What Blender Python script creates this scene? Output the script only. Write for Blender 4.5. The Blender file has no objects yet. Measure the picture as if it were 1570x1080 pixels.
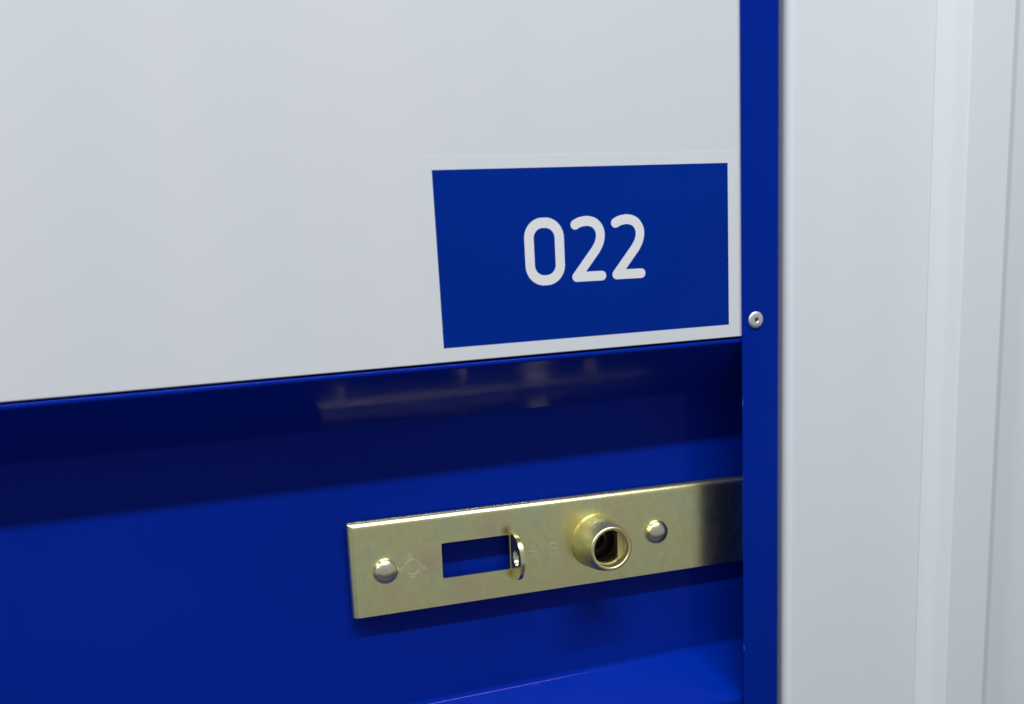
import bpy, bmesh, math, random
from mathutils import Vector, Matrix
from mathutils.geometry import tessellate_polygon

random.seed(7)
S = bpy.context.scene
MM = 0.001                                   # everything below is measured in millimetres
# axes: X to the right along the door, Y into the door, Z up; origin = foot of the white panel at the frame edge

# ------------------------------------------------------------------ camera
YAW, PITCH, ROLL = math.radians(20.05), math.radians(12.81), math.radians(-3.06)
FPX, PPX, PPY = 1600.0, 801.0, 751.0         # focal length and optical centre in photo pixels (1570 x 1080)
cy, sy, ct, st, cr, sr = (math.cos(YAW), math.sin(YAW), math.cos(PITCH), math.sin(PITCH), math.cos(ROLL), math.sin(ROLL))
Ry = Matrix(((cy, 0, -sy), (0, 1, 0), (sy, 0, cy)))
Rx = Matrix(((1, 0, 0), (0, ct, -st), (0, st, ct)))
Rz = Matrix(((cr, -sr, 0), (sr, cr, 0), (0, 0, 1)))
R = Rz @ Rx @ Ry                             # (right, down, forward) world -> camera
wv = lambda r: Vector((r[0], r[2], -r[1]))
ax, ay, az = wv(R[0]), -wv(R[1]), -wv(R[2])
cam = bpy.data.cameras.new('camera')
cam_o = bpy.data.objects.new('camera', cam)
S.collection.objects.link(cam_o)
cam_o.matrix_world = Matrix(((ax.x, ay.x, az.x, -291.26 * MM), (ax.y, ay.y, az.y, -462.01 * MM),
                             (ax.z, ay.z, az.z, 47.59 * MM), (0, 0, 0, 1)))
cam.sensor_width = 36.0
cam.lens = 36.0 * FPX / 1570
cam.shift_x = -(PPX - 785) / 1570
cam.shift_y = (PPY - 540) / 1570
cam.clip_start, cam.clip_end = 0.02, 100
cam.dof.use_dof = True
cam.dof.focus_distance = 0.545
cam.dof.aperture_fstop = 9.0
S.camera = cam_o

# ------------------------------------------------------------------ light
W = bpy.data.worlds.new('World'); S.world = W; W.use_nodes = True
bg = W.node_tree.nodes['Background']
bg.inputs[0].default_value = (0.93, 0.97, 1.0, 1)      # white-walled corridor around the door
bg.inputs[1].default_value = 0.34


def area(name, loc, sx, sy_, power, rot=(0, 0, 0), col=(1, 1, 1)):
    l = bpy.data.lights.new(name, 'AREA'); l.shape = 'RECTANGLE'
    l.size, l.size_y, l.energy, l.color = sx, sy_, power, col
    o = bpy.data.objects.new(name, l); S.collection.objects.link(o)
    o.location = loc; o.rotation_euler = rot
    return o


# ceiling luminaire running along the corridor; the one further left is added
LAMP = 35.0
area('strip_light', (-0.05, -0.76, 1.50), 1.25, 0.055, LAMP, (math.radians(12), 0, 0), (1.0, 0.99, 0.97))
area('strip_light', (-2.15, -0.76, 1.50), 1.25, 0.055, LAMP, (math.radians(12), 0, 0), (1.0, 0.99, 0.97))  # added lamp, brightens the left-facing slopes of the wall ribs
S.view_settings.view_transform = 'Standard'
S.view_settings.look = 'None'
S.view_settings.exposure = 0.0
S.view_settings.gamma = 1.0


# ------------------------------------------------------------------ materials
def new_mat(name):
    m = bpy.data.materials.new(name); m.use_nodes = True
    nt = m.node_tree
    return m, nt, nt.nodes['Principled BSDF']


def N(nt, t, **kw):
    n = nt.nodes.new(t)
    for k, v in kw.items():
        if k.startswith('i_'):
            n.inputs[k[2:].replace('_', ' ')].default_value = v
        else:
            setattr(n, k, v)
    return n


def obj_coord(nt):
    return N(nt, 'ShaderNodeTexCoord').outputs['Object']


def add_bump(nt, b, layers):
    """layers: (noise scale, distance in mm, detail); chained bumps"""
    co = obj_coord(nt); prev = None
    for sc, dist, det in layers:
        no = N(nt, 'ShaderNodeTexNoise'); no.inputs['Scale'].default_value = sc; no.inputs['Detail'].default_value = det
        nt.links.new(co, no.inputs['Vector'])
        bu = N(nt, 'ShaderNodeBump'); bu.inputs['Strength'].default_value = 1.0; bu.inputs['Distance'].default_value = dist * MM
        nt.links.new(no.outputs['Fac'], bu.inputs['Height'])
        if prev: nt.links.new(prev.outputs[0], bu.inputs['Normal'])
        prev = bu
    nt.links.new(prev.outputs[0], b.inputs['Normal'])


def noise(nt, sc, det=3, rough=0.5):
    no = N(nt, 'ShaderNodeTexNoise'); no.inputs['Scale'].default_value = sc
    no.inputs['Detail'].default_value = det; no.inputs['Roughness'].default_value = rough
    nt.links.new(obj_coord(nt), no.inputs['Vector'])
    return no.outputs['Fac']


def ramp(nt, fac, stops):
    r = N(nt, 'ShaderNodeValToRGB'); el = r.color_ramp.elements
    while len(el) < len(stops): el.new(0.5)
    for e, (p, c) in zip(el, stops):
        e.position = p; e.color = (*c, 1) if len(c) == 3 else c
    nt.links.new(fac, r.inputs[0])
    return r.outputs[0]


def mix(nt, fac, a, b_, blend='MIX'):
    m = N(nt, 'ShaderNodeMix', data_type='RGBA', blend_type=blend)
    for s, v in ((m.inputs[0], fac), (m.inputs[6], a), (m.inputs[7], b_)):
        if hasattr(v, 'is_linked'): nt.links.new(v, s)
        else: s.default_value = v if not isinstance(v, tuple) or len(v) == 4 else (*v, 1)
    return m.outputs[2]


def blue_paint(name, base, rough=0.2, peel=0.004, wave=0.05, chips=(), spec=0.4, tint=(0.06, 0.22, 1.0)):
    m, nt, b = new_mat(name)
    c = ramp(nt, noise(nt, 9, 4), [(0.3, tuple(x * 0.93 for x in base)), (0.7, tuple(min(1, x * 1.06) for x in base))])
    dust = ramp(nt, noise(nt, 900, 2), [(0.77, (0, 0, 0)), (0.82, (1, 1, 1))])
    gate = ramp(nt, noise(nt, 60, 2), [(0.62, (0, 0, 0)), (0.72, (1, 1, 1))])
    f = N(nt, 'ShaderNodeMath', operation='MULTIPLY'); nt.links.new(dust, f.inputs[0]); nt.links.new(gate, f.inputs[1])
    f2 = N(nt, 'ShaderNodeMath', operation='MULTIPLY'); nt.links.new(f.outputs[0], f2.inputs[0]); f2.inputs[1].default_value = 0.25
    c = mix(nt, f2.outputs[0], c, (0.12, 0.16, 0.45))
    for (x, y, z, rad, zs, amt) in chips:                 # paint rubbed off, bare primer showing
        vs = N(nt, 'ShaderNodeVectorMath', operation='SUBTRACT'); nt.links.new(obj_coord(nt), vs.inputs[0])
        vs.inputs[1].default_value = (x * MM, y * MM, z * MM)
        vm = N(nt, 'ShaderNodeVectorMath', operation='MULTIPLY'); nt.links.new(vs.outputs[0], vm.inputs[0])
        vm.inputs[1].default_value = (1, 1, 1 / zs)
        vl = N(nt, 'ShaderNodeVectorMath', operation='LENGTH'); nt.links.new(vm.outputs[0], vl.inputs[0])
        no = N(nt, 'ShaderNodeMath', operation='MULTIPLY_ADD'); nt.links.new(noise(nt, 1500, 3), no.inputs[0])
        no.inputs[1].default_value = rad * MM * 1.2; nt.links.new(vl.outputs['Value'], no.inputs[2])
        mr = N(nt, 'ShaderNodeMapRange'); nt.links.new(no.outputs[0], mr.inputs[0])
        mr.inputs[1].default_value = rad * MM; mr.inputs[2].default_value = rad * MM * 1.5
        mr.inputs[3].default_value = amt; mr.inputs[4].default_value = 0.0
        c = mix(nt, mr.outputs[0], c, (0.35, 0.42, 0.6))
    nt.links.new(c, b.inputs['Base Color'])
    rr = ramp(nt, noise(nt, 35, 5), [(0.3, (rough * 0.85,) * 3), (0.75, (rough * 1.25,) * 3)])
    nt.links.new(rr, b.inputs['Roughness'])
    b.inputs['Specular IOR Level'].default_value = spec
    b.inputs['Specular Tint'].default_value = (*tint, 1)
    add_bump(nt, b, [(11, wave, 1), (420, peel, 2)])
    return m


def white_paint(name, base=(0.645, 0.680, 0.735), rough=0.35, wave=0.10):
    m, nt, b = new_mat(name)
    c = ramp(nt, noise(nt, 5, 4), [(0.3, tuple(x * 0.975 for x in base)), (0.7, base)])
    sp = ramp(nt, noise(nt, 330, 1), [(0.845, (0, 0, 0)), (0.87, (1, 1, 1))])      # stray specks of dirt
    mp = N(nt, 'ShaderNodeMapping'); mp.inputs['Scale'].default_value = (14, 14, 1.6); nt.links.new(obj_coord(nt), mp.inputs[0])
    sn = N(nt, 'ShaderNodeTexNoise'); sn.inputs['Scale'].default_value = 1.0; sn.inputs['Detail'].default_value = 3; nt.links.new(mp.outputs[0], sn.inputs['Vector'])
    c = mix(nt, 1.0, c, ramp(nt, sn.outputs['Fac'], [(0.35, (0.965, 0.97, 0.98)), (0.65, (1.0, 1.0, 1.0))]), 'MULTIPLY')
    f2 = N(nt, 'ShaderNodeMath', operation='MULTIPLY'); nt.links.new(sp, f2.inputs[0]); f2.inputs[1].default_value = 0.25
    nt.links.new(mix(nt, f2.outputs[0], c, (0.3, 0.29, 0.27)), b.inputs['Base Color'])
    b.inputs['Roughness'].default_value = rough
    b.inputs['Specular IOR Level'].default_value = 0.4
    add_bump(nt, b, [(6, wave, 1), (300, 0.005, 2)])
    return m


def plated(name, stains=(), rough=0.27):
    """yellow-passivated zinc: olive gold with green and pink interference blotches"""
    m, nt, b = new_mat(name)
    c1 = ramp(nt, noise(nt, 42, 3, 0.45), [(0.30, (0.79, 0.84, 0.52)), (0.48, (0.85, 0.845, 0.47)), (0.60, (0.87, 0.83, 0.46)), (0.74, (0.89, 0.79, 0.48))])
    c2 = ramp(nt, noise(nt, 190, 5, 0.6), [(0.35, (0.90, 0.92, 0.88)), (0.7, (1.04, 1.0, 0.98))])
    c = mix(nt, 1.0, c1, c2, 'MULTIPLY')
    for (x, y, z, rad, col, amt) in stains:               # passivation scorched at bends and stampings
        vm = N(nt, 'ShaderNodeVectorMath', operation='DISTANCE'); nt.links.new(obj_coord(nt), vm.inputs[0])
        vm.inputs[1].default_value = (x * MM, y * MM, z * MM)
        no = N(nt, 'ShaderNodeMath', operation='MULTIPLY_ADD'); nt.links.new(noise(nt, 260, 4), no.inputs[0])
        no.inputs[1].default_value = rad * MM * 1.2; nt.links.new(vm.outputs['Value'], no.inputs[2])
        mr = N(nt, 'ShaderNodeMapRange'); nt.links.new(no.outputs[0], mr.inputs[0])
        mr.inputs[1].default_value = rad * MM * 0.5; mr.inputs[2].default_value = rad * MM * 1.7
        mr.inputs[3].default_value = amt; mr.inputs[4].default_value = 0.0
        c = mix(nt, mr.outputs[0], c, col)
    nt.links.new(c, b.inputs['Base Color'])
    b.inputs['Metallic'].default_value = 1.0
    rr = ramp(nt, noise(nt, 120, 5), [(0.3, (rough * 0.92,) * 3), (0.75, (rough * 1.08,) * 3)])
    nt.links.new(rr, b.inputs['Roughness'])
    add_bump(nt, b, [(18, 0.03, 1), (700, 0.0005, 2)])
    return m


def plain(name, col, rough, metal=0.0, spec=0.5, bump=None):
    m, nt, b = new_mat(name)
    c = ramp(nt, noise(nt, 150, 3), [(0.3, tuple(x * 0.92 for x in col)), (0.7, tuple(x * 1.05 for x in col))])
    nt.links.new(c, b.inputs['Base Color'])
    b.inputs['Roughness'].default_value = rough; b.inputs['Metallic'].default_value = metal
    b.inputs['Specular IOR Level'].default_value = spec
    if bump: add_bump(nt, b, [bump])
    return m


BLUE = (0.0, 0.0165, 0.27)
M_blue = blue_paint('blue gloss paint', BLUE, 0.14, wave=0.09, spec=0.13, tint=(0.5, 0.28, 1.0))
M_jamb = blue_paint('blue satin paint', BLUE, 0.30, chips=[(0.1, -1.2, 966, 0.55, 5, 0.16), (0.1, -1.2, 832, 0.6, 4, 0.18), (6.6, -1.6, 967, 0.3, 1, 0.2)])
M_white = white_paint('white coated steel')
M_wall = white_paint('white wall sheet', (0.675, 0.725, 0.78), 0.38, 0.14)
M_vinyl_w = white_paint('white vinyl', (0.652, 0.688, 0.742), 0.35, 0.02)
M_digit = white_paint('white print', (0.74, 0.765, 0.80), 0.35, 0.02)
M_vinyl_b = blue_paint('blue vinyl', (0.0, 0.0205, 0.255), 0.38, 0.003, 0.02)
M_plate = plated('yellow passivated zinc', [(-133, 0, 13, 13, (0.80, 0.60, 0.43), 0.7), (-148, 0, -13, 12, (0.80, 0.61, 0.44), 0.65),
                                            (-166, 0, 0, 9, (0.76, 0.58, 0.44), 0.7), (-85, 0, 9, 8, (0.84, 0.68, 0.26), 0.7),
                                            (-124.5, 0, 11.6, 4.2, (0.36, 0.20, 0.12), 0.95), (-122.5, 0, -11.6, 3.6, (0.36, 0.21, 0.13), 0.9)])
M_collar = plated('passivated collar', [(0, 0, 0, 30, (0.72, 0.61, 0.40), 0.75)], 0.37)
M_mark = plain('stamped bright metal', (0.91, 0.86, 0.66), 0.42, 1.0)
M_rivet = plain('polished plated steel', (0.80, 0.76, 0.55), 0.27, 1.0)
M_alu = plain('aluminium rivet', (0.72, 0.72, 0.74), 0.38, 0.75, 0.5, (900, 0.03, 3))
M_bore_shade = plain('bore shade black', (0.010, 0.010, 0.011), 0.35)  # darkness of the empty bore, put into the colour
M_grey = plain('dull grey steel', (0.12, 0.12, 0.13), 0.5, 0.6)
M_floor = plain('polished concrete', (0.06, 0.06, 0.062), 0.5, 0.0, 0.4, (3, 0.2, 2))


# ------------------------------------------------------------------ mesh helpers (coordinates in mm)
def finish(name, bm, mat, parent=None, loc=(0, 0, 0), rot=None, angle=35, smooth=True, wn_=True):
    bmesh.ops.recalc_face_normals(bm, faces=bm.faces[:])
    me = bpy.data.meshes.new(name)
    for v in bm.verts: v.co *= MM
    bm.to_mesh(me); bm.free()
    if smooth:
        me.shade_smooth(); me.set_sharp_from_angle(angle=math.radians(angle))
    me.materials.append(mat)
    o = bpy.data.objects.new(name, me); S.collection.objects.link(o)
    o.location = Vector(loc) * MM
    if rot: o.rotation_euler = rot
    if parent: o.parent = parent
    if smooth and wn_:
        wn = o.modifiers.new('weighted normals', 'WEIGHTED_NORMAL'); wn.keep_sharp = True; wn.weight = 100
    return o


def tag(o, label=None, cat=None, group=None, kind=None):
    for k, v in (('label', label), ('category', cat), ('group', group), ('kind', kind)):
        if v: o[k] = v
    return o


def empty(name, loc, label, cat, roty=0.0):
    o = bpy.data.objects.new(name, None); S.collection.objects.link(o)
    o.location = Vector(loc) * MM; o.rotation_euler = (0, roty, 0); o.empty_display_size = 0.02
    return tag(o, label, cat)


def fillet(pts, rads, seg=6):
    """round the inner corners of an open 2-D polyline"""
    out = [Vector(pts[0])]
    for i in range(1, len(pts) - 1):
        p, a, b = Vector(pts[i]), Vector(pts[i - 1]), Vector(pts[i + 1]); r = rads[i]
        if r <= 0: out.append(p); continue
        u, v = (a - p).normalized(), (b - p).normalized()
        half = u.angle(v) / 2
        d = min(r / math.tan(half), 0.49 * (a - p).length, 0.49 * (b - p).length); rr = d * math.tan(half)
        c = p + (u + v).normalized() * (rr / math.sin(half))
        s, e = p + u * d - c, p + v * d - c
        tot = math.atan2(s.x * e.y - s.y * e.x, s.dot(e))
        for k in range(seg + 1):
            t = tot * k / seg
            out.append(c + Vector((s.x * math.cos(t) - s.y * math.sin(t), s.x * math.sin(t) + s.y * math.cos(t))))
    out.append(Vector(pts[-1]))
    return out


def offset(pl, d):
    o = []
    for i, p in enumerate(pl):
        t0 = (pl[i] - pl[i - 1]).normalized() if i else None
        t1 = (pl[i + 1] - pl[i]).normalized() if i < len(pl) - 1 else None
        t0 = t0 or t1; t1 = t1 or t0
        n0, n1 = Vector((-t0.y, t0.x)), Vector((-t1.y, t1.x)); n = (n0 + n1).normalized()
        o.append(p + n * (d / max(0.3, n.dot(n0))))
    return o


def sheet(pl, th, to3, l0, l1, steps=1):
    """bend a sheet along polyline pl (2-D), thickness th to its left, run along a length axis"""
    ring = list(pl) + list(reversed(offset(pl, th)))
    bm = bmesh.new(); rows = []
    for k in range(steps + 1):
        l = l0 + (l1 - l0) * k / steps
        rows.append([bm.verts.new(to3(p, l)) for p in ring])
    n = len(ring)
    for a, b in zip(rows, rows[1:]):
        for i in range(n):
            bm.faces.new((a[i], a[(i + 1) % n], b[(i + 1) % n], b[i]))
    m = len(pl)
    for r in (rows[0], rows[-1]):                        # close the cut ends
        for i in range(m - 1):
            bm.faces.new((r[i], r[i + 1], r[n - 2 - i], r[n - 1 - i]))
    return bm


def rbox(x0, x1, y0, y1, z0, z1, bev=0.0, seg=3):
    bm = bmesh.new(); bmesh.ops.create_cube(bm, size=1)
    for v in bm.verts:
        v.co = Vector((x0 if v.co.x < 0 else x1, y0 if v.co.y < 0 else y1, z0 if v.co.z < 0 else z1))
    if bev: bmesh.ops.bevel(bm, geom=bm.edges[:], offset=bev, segments=seg, profile=0.5, affect='EDGES')
    return bm


def lathe(prof, seg=64, closed=False):
    """prof: (radius, y) points turned about the Y axis"""
    bm = bmesh.new(); rings = []
    for r, y in prof:
        if r < 1e-6: rings.append([bm.verts.new((0, y, 0))])
        else: rings.append([bm.verts.new((r * math.cos(2 * math.pi * k / seg), y, r * math.sin(2 * math.pi * k / seg))) for k in range(seg)])
    pairs = list(zip(rings, rings[1:])) + ([(rings[-1], rings[0])] if closed else [])
    for a, b in pairs:
        for k in range(seg):
            q = (k + 1) % seg
            if len(a) == 1: bm.faces.new((a[0], b[k], b[q]))
            elif len(b) == 1: bm.faces.new((a[k], b[0], a[q]))
            else: bm.faces.new((a[k], a[q], b[q], b[k]))
    return bm


def slab(outline, y0, y1, holes=()):
    """flat piece in the XZ plane from y0 (front) to y1 (back), with holes"""
    bm = bmesh.new(); loops = [list(outline)] + [list(h) for h in holes]
    polys = [[Vector((p[0], p[1], 0)) for p in l] for l in loops]
    flat = [p for l in polys for p in l]
    tris = tessellate_polygon(polys)
    F = [bm.verts.new((p.x, y0, p.y)) for p in flat]; B = [bm.verts.new((p.x, y1, p.y)) for p in flat]
    for t in tris:
        try:
            bm.faces.new([F[i] for i in t]); bm.faces.new([B[i] for i in reversed(t)])
        except ValueError: pass
    k = 0
    for l in polys:
        n = len(l)
        for i in range(n):
            a, b = k + i, k + (i + 1) % n
            bm.faces.new((F[a], F[b], B[b], B[a]))
        k += n
    return bm


def circle(cx, cz, r, n=48, rz=None):
    return [(cx + r * math.cos(2 * math.pi * k / n), cz + (rz or r) * math.sin(2 * math.pi * k / n)) for k in range(n)]


def stroke(pts, w, cap=10):
    """outline of a rounded pen stroke; acute corners get an inner mitre and a round outside"""
    P = [Vector(p) for p in pts]; h = w / 2; L, Rr = [], []
    n = len(P)
    for i in range(n):
        if i in (0, n - 1):
            t = (P[1] - P[0]).normalized() if i == 0 else (P[-1] - P[-2]).normalized()
            nn = Vector((-t.y, t.x)); L.append(P[i] + nn * h); Rr.append(P[i] - nn * h); continue
        t0, t1 = (P[i] - P[i - 1]).normalized(), (P[i + 1] - P[i]).normalized()
        n0, n1 = Vector((-t0.y, t0.x)), Vector((-t1.y, t1.x)); ang = t0.angle(t1)
        m = (n0 + n1).normalized(); ml = h / m.dot(n0)
        if ang < 0.6: L.append(P[i] + m * ml); Rr.append(P[i] - m * ml)
        else:
            left_turn = t0.x * t1.y - t0.y * t1.x > 0
            inner, outer, sg = (L, Rr, -1) if left_turn else (Rr, L, 1)
            inner.append(P[i] - m * ml * sg)
            a0 = math.atan2((n0 * sg).y, (n0 * sg).x); d = n0.angle(n1) * (1 if left_turn else -1)
            for k in range(cap + 1):
                a = a0 + d * k / cap; outer.append(P[i] + Vector((math.cos(a), math.sin(a))) * h)
    def capv(c, frm, sign):
        a0 = math.atan2(frm.y - c.y, frm.x - c.x)
        return [c + Vector((math.cos(a0 - math.pi * k / cap), math.sin(a0 - math.pi * k / cap))) * h for k in range(1, cap)]
    return L + capv(P[-1], L[-1], 1) + list(reversed(Rr)) + capv(P[0], Rr[0], 1)


def spline(pts, sub=6):
    P = [Vector(p) for p in pts]; P = [2 * P[0] - P[1]] + P + [2 * P[-1] - P[-2]]; out = []
    for i in range(1, len(P) - 2):
        for k in range(sub):
            t = k / sub; a, b, c, d = P[i - 1:i + 3]
            out.append(0.5 * ((2 * b) + (c - a) * t + (2 * a - 5 * b + 4 * c - d) * t * t + (3 * b - a - 3 * c + d) * t ** 3))
    return out + [P[-2]]


# ------------------------------------------------------------------ setting: unseen corridor floor under the door, added to darken shade and reflections
fl = finish('floor', rbox(-2500, 2500, -1800, 120, -1060, -1000), M_floor, smooth=False)
tag(fl, kind='structure')

# ------------------------------------------------------------------ the door: white sheet above, blue recessed channel below
door = empty('storage_door', (0, 0, 0), 'white steel storage door with a deep blue recessed channel along its lower half', 'door')
D = 28.0
yz = lambda p, l: (l, p.x, p.y)
pan = sheet(fillet([(0.75, 0.0), (0.0, 0.0), (0.0, 900)], [0, 0.3, 0], 3), -0.75, yz, -820, 16.5)
finish('upper_panel', pan, M_white, door)
prof = fillet([(12, 40), (12, -1.0), (0.1, -1.0), (0.1, -3.0), (D, -29.6), (D, -176), (1.0, -198.5), (1.0, -990)], [0, 1.0, 0.9, 1.6, 3.0, 4.0, 4.0, 0], 8)
finish('recessed_channel', sheet(list(reversed(prof)), -1.0, yz, -820, 20.3), M_blue, door)

# ------------------------------------------------------------------ blue frame post with its blind rivet
frame = empty('door_frame', (0, 0, -1000), 'narrow blue steel door frame post with one small rivet', 'door frame')
xy = lambda p, l: (p.x, p.y, l)
fp = fillet([(0.0, 3.2), (0.0, -1.6), (21.6, -1.6), (21.6, 70)], [0, 0.7, 1.1, 0], 5)
fp = [Vector((0.9, -0.7))] + [p for p in fillet([(0.0, -0.7), (0.0, -1.6), (21.6, -1.6), (21.6, 70)], [0, 0.6, 1.2, 0], 5)]
post = sheet(fp[1:], 0.8, xy, 0, 1900)
finish('post', post, M_jamb, frame)
rv = lathe([(4.25, 0.0), (4.25, -0.4), (4.0, -0.8), (3.2, -1.15), (2.3, -1.28), (1.35, -1.22), (1.15, -1.05), (1.05, -0.4), (0, -0.3)], 40)
rvo = finish('rivet', rv, M_alu, frame, (7.55, -1.65, 1007.9), wn_=False)
tag(rvo, 'small pale aluminium blind rivet with a dark hollow centre')
finish('mandrel', lathe([(0.98, 0), (0.98, -0.25), (0.6, -0.4), (0, -0.45)], 20), M_grey, rvo, (0, -0.32, 0))

# ------------------------------------------------------------------ ribbed white partition wall
X1, X2, X3, X4 = 112.6, 125.4, 153.4, 166
pts = [(24.8, 60), (24.8, -5.0), (X1 - 0.9, -5.7), (X1 + 0.5, -5.2), (X1 + 4.5, -6.4), (X1 + 8.5, -9.6), (X2, -16), (X3, -16), (X4, -6), (290, -6), (303, -16), (331, -16), (344, -6), (600, -6)]
wp = fillet(pts, [0, 4.0, 0.8, 0.6, 12, 12, 2.2, 1.5, 4, 4, 4, 4, 4, 0], 6)
wall = finish('partition_wall', sheet(wp, 0.8, xy, -1000, 900), M_wall)
tag(wall, 'white ribbed steel partition wall beside the blue frame post', 'wall')

# ------------------------------------------------------------------ number label on the white panel
sign = empty('number_label', (-82, -0.05, 0), 'blue vinyl label reading 022 with white border on the white door', 'label')
finish('backing', rbox(-80.8, 81.0, -0.05, 0.03, 0.35, 90.2), M_vinyl_w, sign, smooth=False)
finish('blue_field', rbox(-75.2, 74.9, -0.12, -0.055, 6.55, 84.8), M_vinyl_b, sign, smooth=False)


def rr_loop(cx, cz, hw, hh, r, n=14):
    out = []
    for sx, sz, a0 in ((1, 1, 0), (-1, 1, 90), (-1, -1, 180), (1, -1, 270)):
        for k in range(n + 1):
            a = math.radians(a0 + 90 * k / n)
            out.append((cx + sx * (hw - r) + r * math.cos(a), cz + sz * (hh - r) + r * math.sin(a)))
    return out


DX = 82.0
zero = slab(rr_loop(-105.4 + DX, 47.2, 9.9, 15.35, 9.2), -0.17, -0.125, [rr_loop(-105.4 + DX, 47.2, 5.25, 10.75, 4.7)])
tag(finish('digit', zero, M_digit, sign, smooth=False), 'white numeral zero')
two = spline([(-89.6, 58.75), (-86.9, 59.85), (-83.0, 60.2), (-79.4, 59.0), (-77.2, 56.2), (-76.75, 53.2), (-77.5, 50.0), (-79.3, 46.9)], 6)
two = [(p.x + DX, p.y) for p in two] + [(-89.7 + DX, 34.75), (-76.6 + DX, 34.65)]
for k in range(2):
    tag(finish('digit', slab([(p.x + 20.9 * k, p.y) for p in stroke(two, 4.5)], -0.17, -0.125), M_digit, sign, smooth=False), 'white numeral two')

# ------------------------------------------------------------------ sliding lock plate in the channel
PX, PZ = -82.0, -103.2
YF = 22.0                                              # front face of the plate
lock = empty('lock_plate', (0, YF, PZ), 'gold zinc-plated steel lock plate riveted inside the blue channel', 'lock plate', math.radians(1.0))
# plate: front face with slot and bore, rolled edges, in local coordinates (x, y from the front face, z)
x0, x1, z0, z1 = -205.4, 60.0, -24.2, 24.6
XO = 0.0
slot = rr_loop(-141.2, 0.0, 18.0, 9.1, 0.9, 4)
bore = circle(-74.6, -0.3, 9.0, 56)
steps = [(3.4, 0.0), (2.9, 0.07), (2.4, 0.26), (1.9, 0.55), (1.4, 0.95), (0.9, 1.45), (0.45, 2.05), (0.15, 2.7), (0.0, 3.4), (0.0, 4.2)]
BOT = 0.3                                              # the lower edge is rolled far less than the others
def plate_loop(ins):
    zb = z0 + ins * BOT; zt = z1 - ins
    return rr_loop((x0 + x1) / 2, (zb + zt) / 2, (x1 - x0) / 2 - ins, (zt - zb) / 2, 0.35 + 0.2 * (3.4 - ins), 3)
bm = slab(plate_loop(3.4), 0, 1.8, [slot, bore])
prev = None
for ins, yy in steps:
    lp = plate_loop(ins)
    ring = [bm.verts.new((a, yy, c)) for a, c in lp]
    if prev:
        for i in range(len(ring)):
            bm.faces.new((prev[i], prev[(i + 1) % len(ring)], ring[(i + 1) % len(ring)], ring[i]))
    prev = ring
bmesh.ops.remove_doubles(bm, verts=bm.verts[:], dist=0.01)
M_plate_o = finish('plate', bm, M_plate, lock, (0, 0, 0), angle=40)

# hasp tab bent out of the slot: upright tongue with an eye, its flat side facing along the door
tab = []
for k in range(25):
    a = math.pi * k / 24
    tab.append((-15.6 * math.sin(a) ** 0.8, 12.4 * math.cos(a) - 1.5))
tab = [(1.5, 9.6)] + tab + [(1.5, -10.6)]
bm = slab(tab, -1.1, 1.1, [circle(-8.4, -1.0, 3.9, 28)])
bmesh.ops.bevel(bm, geom=[e for e in bm.edges if len(e.link_faces) == 2 and e.calc_face_angle() > 1.2], offset=0.35, segments=2, affect='EDGES')
for v in bm.verts:                                     # slab plane (x, z) -> (protrusion along -Y, z); thickness along X
    v.co = Vector((v.co.y, v.co.x, v.co.z))
finish('hasp_tab', bm, M_plate, lock, (-121.9, 0.2, -0.4))

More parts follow.
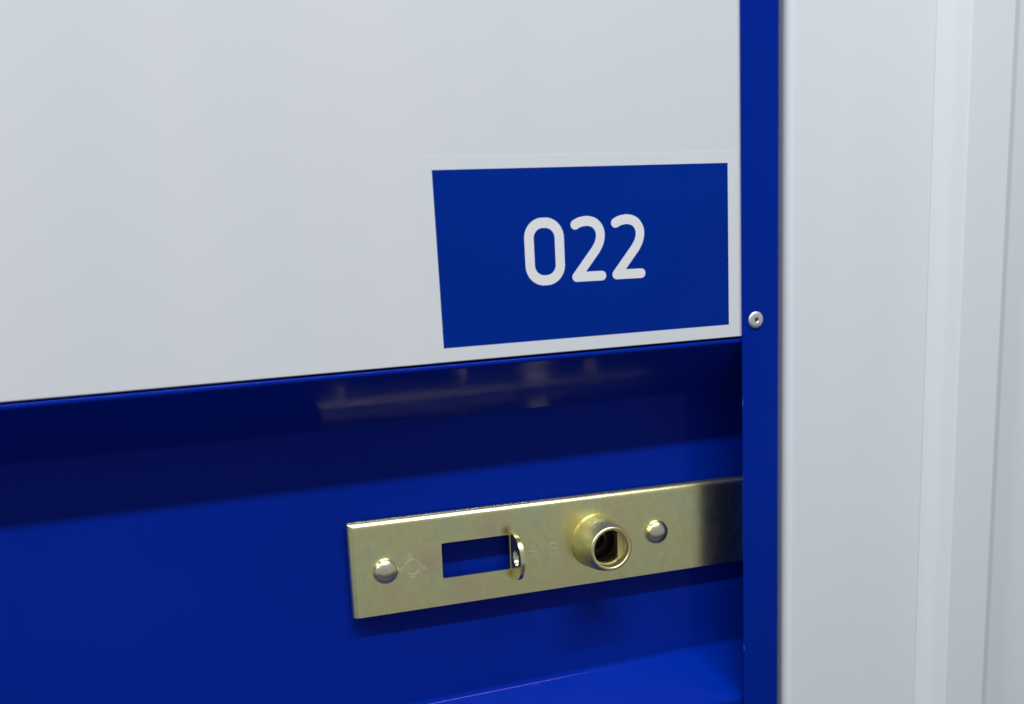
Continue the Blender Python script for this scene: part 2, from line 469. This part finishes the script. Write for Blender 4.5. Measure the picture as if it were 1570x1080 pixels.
# lock collar: tapered round boss with a stepped bore
cp = [(9.0, 2.0), (14.6, 2.0), (14.6, -0.15), (14.3, -0.8), (14.2, -3.0), (14.0, -6.5), (13.6, -10.0), (13.0, -13.0), (12.3, -15.6), (11.7, -17.6), (11.4, -18.3), (11.0, -18.6), (10.5, -18.65),
      (10.0, -18.45), (9.75, -18.0), (9.6, -11.5), (9.2, -11.2)]
col = finish('lock_collar', lathe(cp, 72, True), M_collar, lock, (-74.6, 0, -0.3), angle=50, wn_=False)
dshape = []
for k in range(41):
    a = math.radians(48 + (312 - 48) * k / 40)
    dshape.append((9.0 * math.cos(a), 9.0 * math.sin(a)))
finish('bore_step', slab(circle(0, 0, 9.55, 56), -12.6, -9.4, [dshape]), M_collar, col, angle=30)
finish('bore_dark_lining', lathe([(9.15, -9.3), (9.4, -9.3), (8.9, 1.5), (0, 1.5)], 48), M_bore_shade, col, wn_=False)  # black lining painted in for the shade of the open hole
finish('bore_dark_ring', lathe([(5.4, 1.0), (5.4, -2.5), (4.9, -2.7), (4.6, -2.5), (4.6, 1.0)], 40), M_bore_shade, col, (-1.2, 0, 1.0))  # inner rim, coloured with the same painted darkness

dome = [(6.5, 0.0)] + [(6.55 * math.cos(math.radians(a)), -0.3 - 4.6 * math.sin(math.radians(a))) for a in range(0, 90, 9)] + [(0, -4.9)]
for i, (rx, rz) in enumerate(((-188.2, -0.8), (-39.6, 0.2))):
    o = finish('rivet', lathe(dome, 48), M_rivet, lock, (rx, 0, rz), angle=60, wn_=False)

# faint stamped maker's marks: a three-pointed emblem round a ring, and a short word
def mark(parent, name, loops, holes=None, h=0.25):
    bm = bmesh.new()
    for i, l in enumerate(loops):
        b2 = slab(l, -h, -0.01, holes[i] if holes and holes[i] else ())
        me = bpy.data.meshes.new('t'); b2.to_mesh(me); b2.free(); bm.from_mesh(me); bpy.data.meshes.remove(me)
    return finish(name, bm, M_mark, parent, smooth=False)


ex, ez = -174.4, -1.1
arms = []
for a in (100, 190, 262, 348):
    a = math.radians(a); d = Vector((math.cos(a), math.sin(a))); n = Vector((-d.y, d.x)); c = Vector((ex, ez))
    arms.append([tuple(c + d * 8.0), tuple(c + d * 4.6 + n * 1.7), tuple(c + d * 4.6 - n * 1.7)])
em = mark(lock, 'stamped_emblem', [circle(ex, ez, 4.2, 28)] + arms, [[circle(ex, ez, 3.3, 28)]] + [None] * 4)
tx = -112.6
ch = [[(0, 3), (4, 3)], [(4, 3), (4, 0), (0, 0)], [(0, 0), (0, -2.6)],
      [(5.6, -2.6), (7.6, 3.2), (9.6, -2.6)], [(6.6, -0.4), (8.8, -0.4)],
      [(15.6, 2.7), (11.6, 2.7), (11.6, 0.2), (15.6, 0.2), (15.6, -2.6), (11.4, -2.6)]]
mark(lock, 'stamped_word', [[(q.x + tx, q.y - 1.6) for q in stroke(c, 0.55, 5)] for c in ch], None, 0.10)
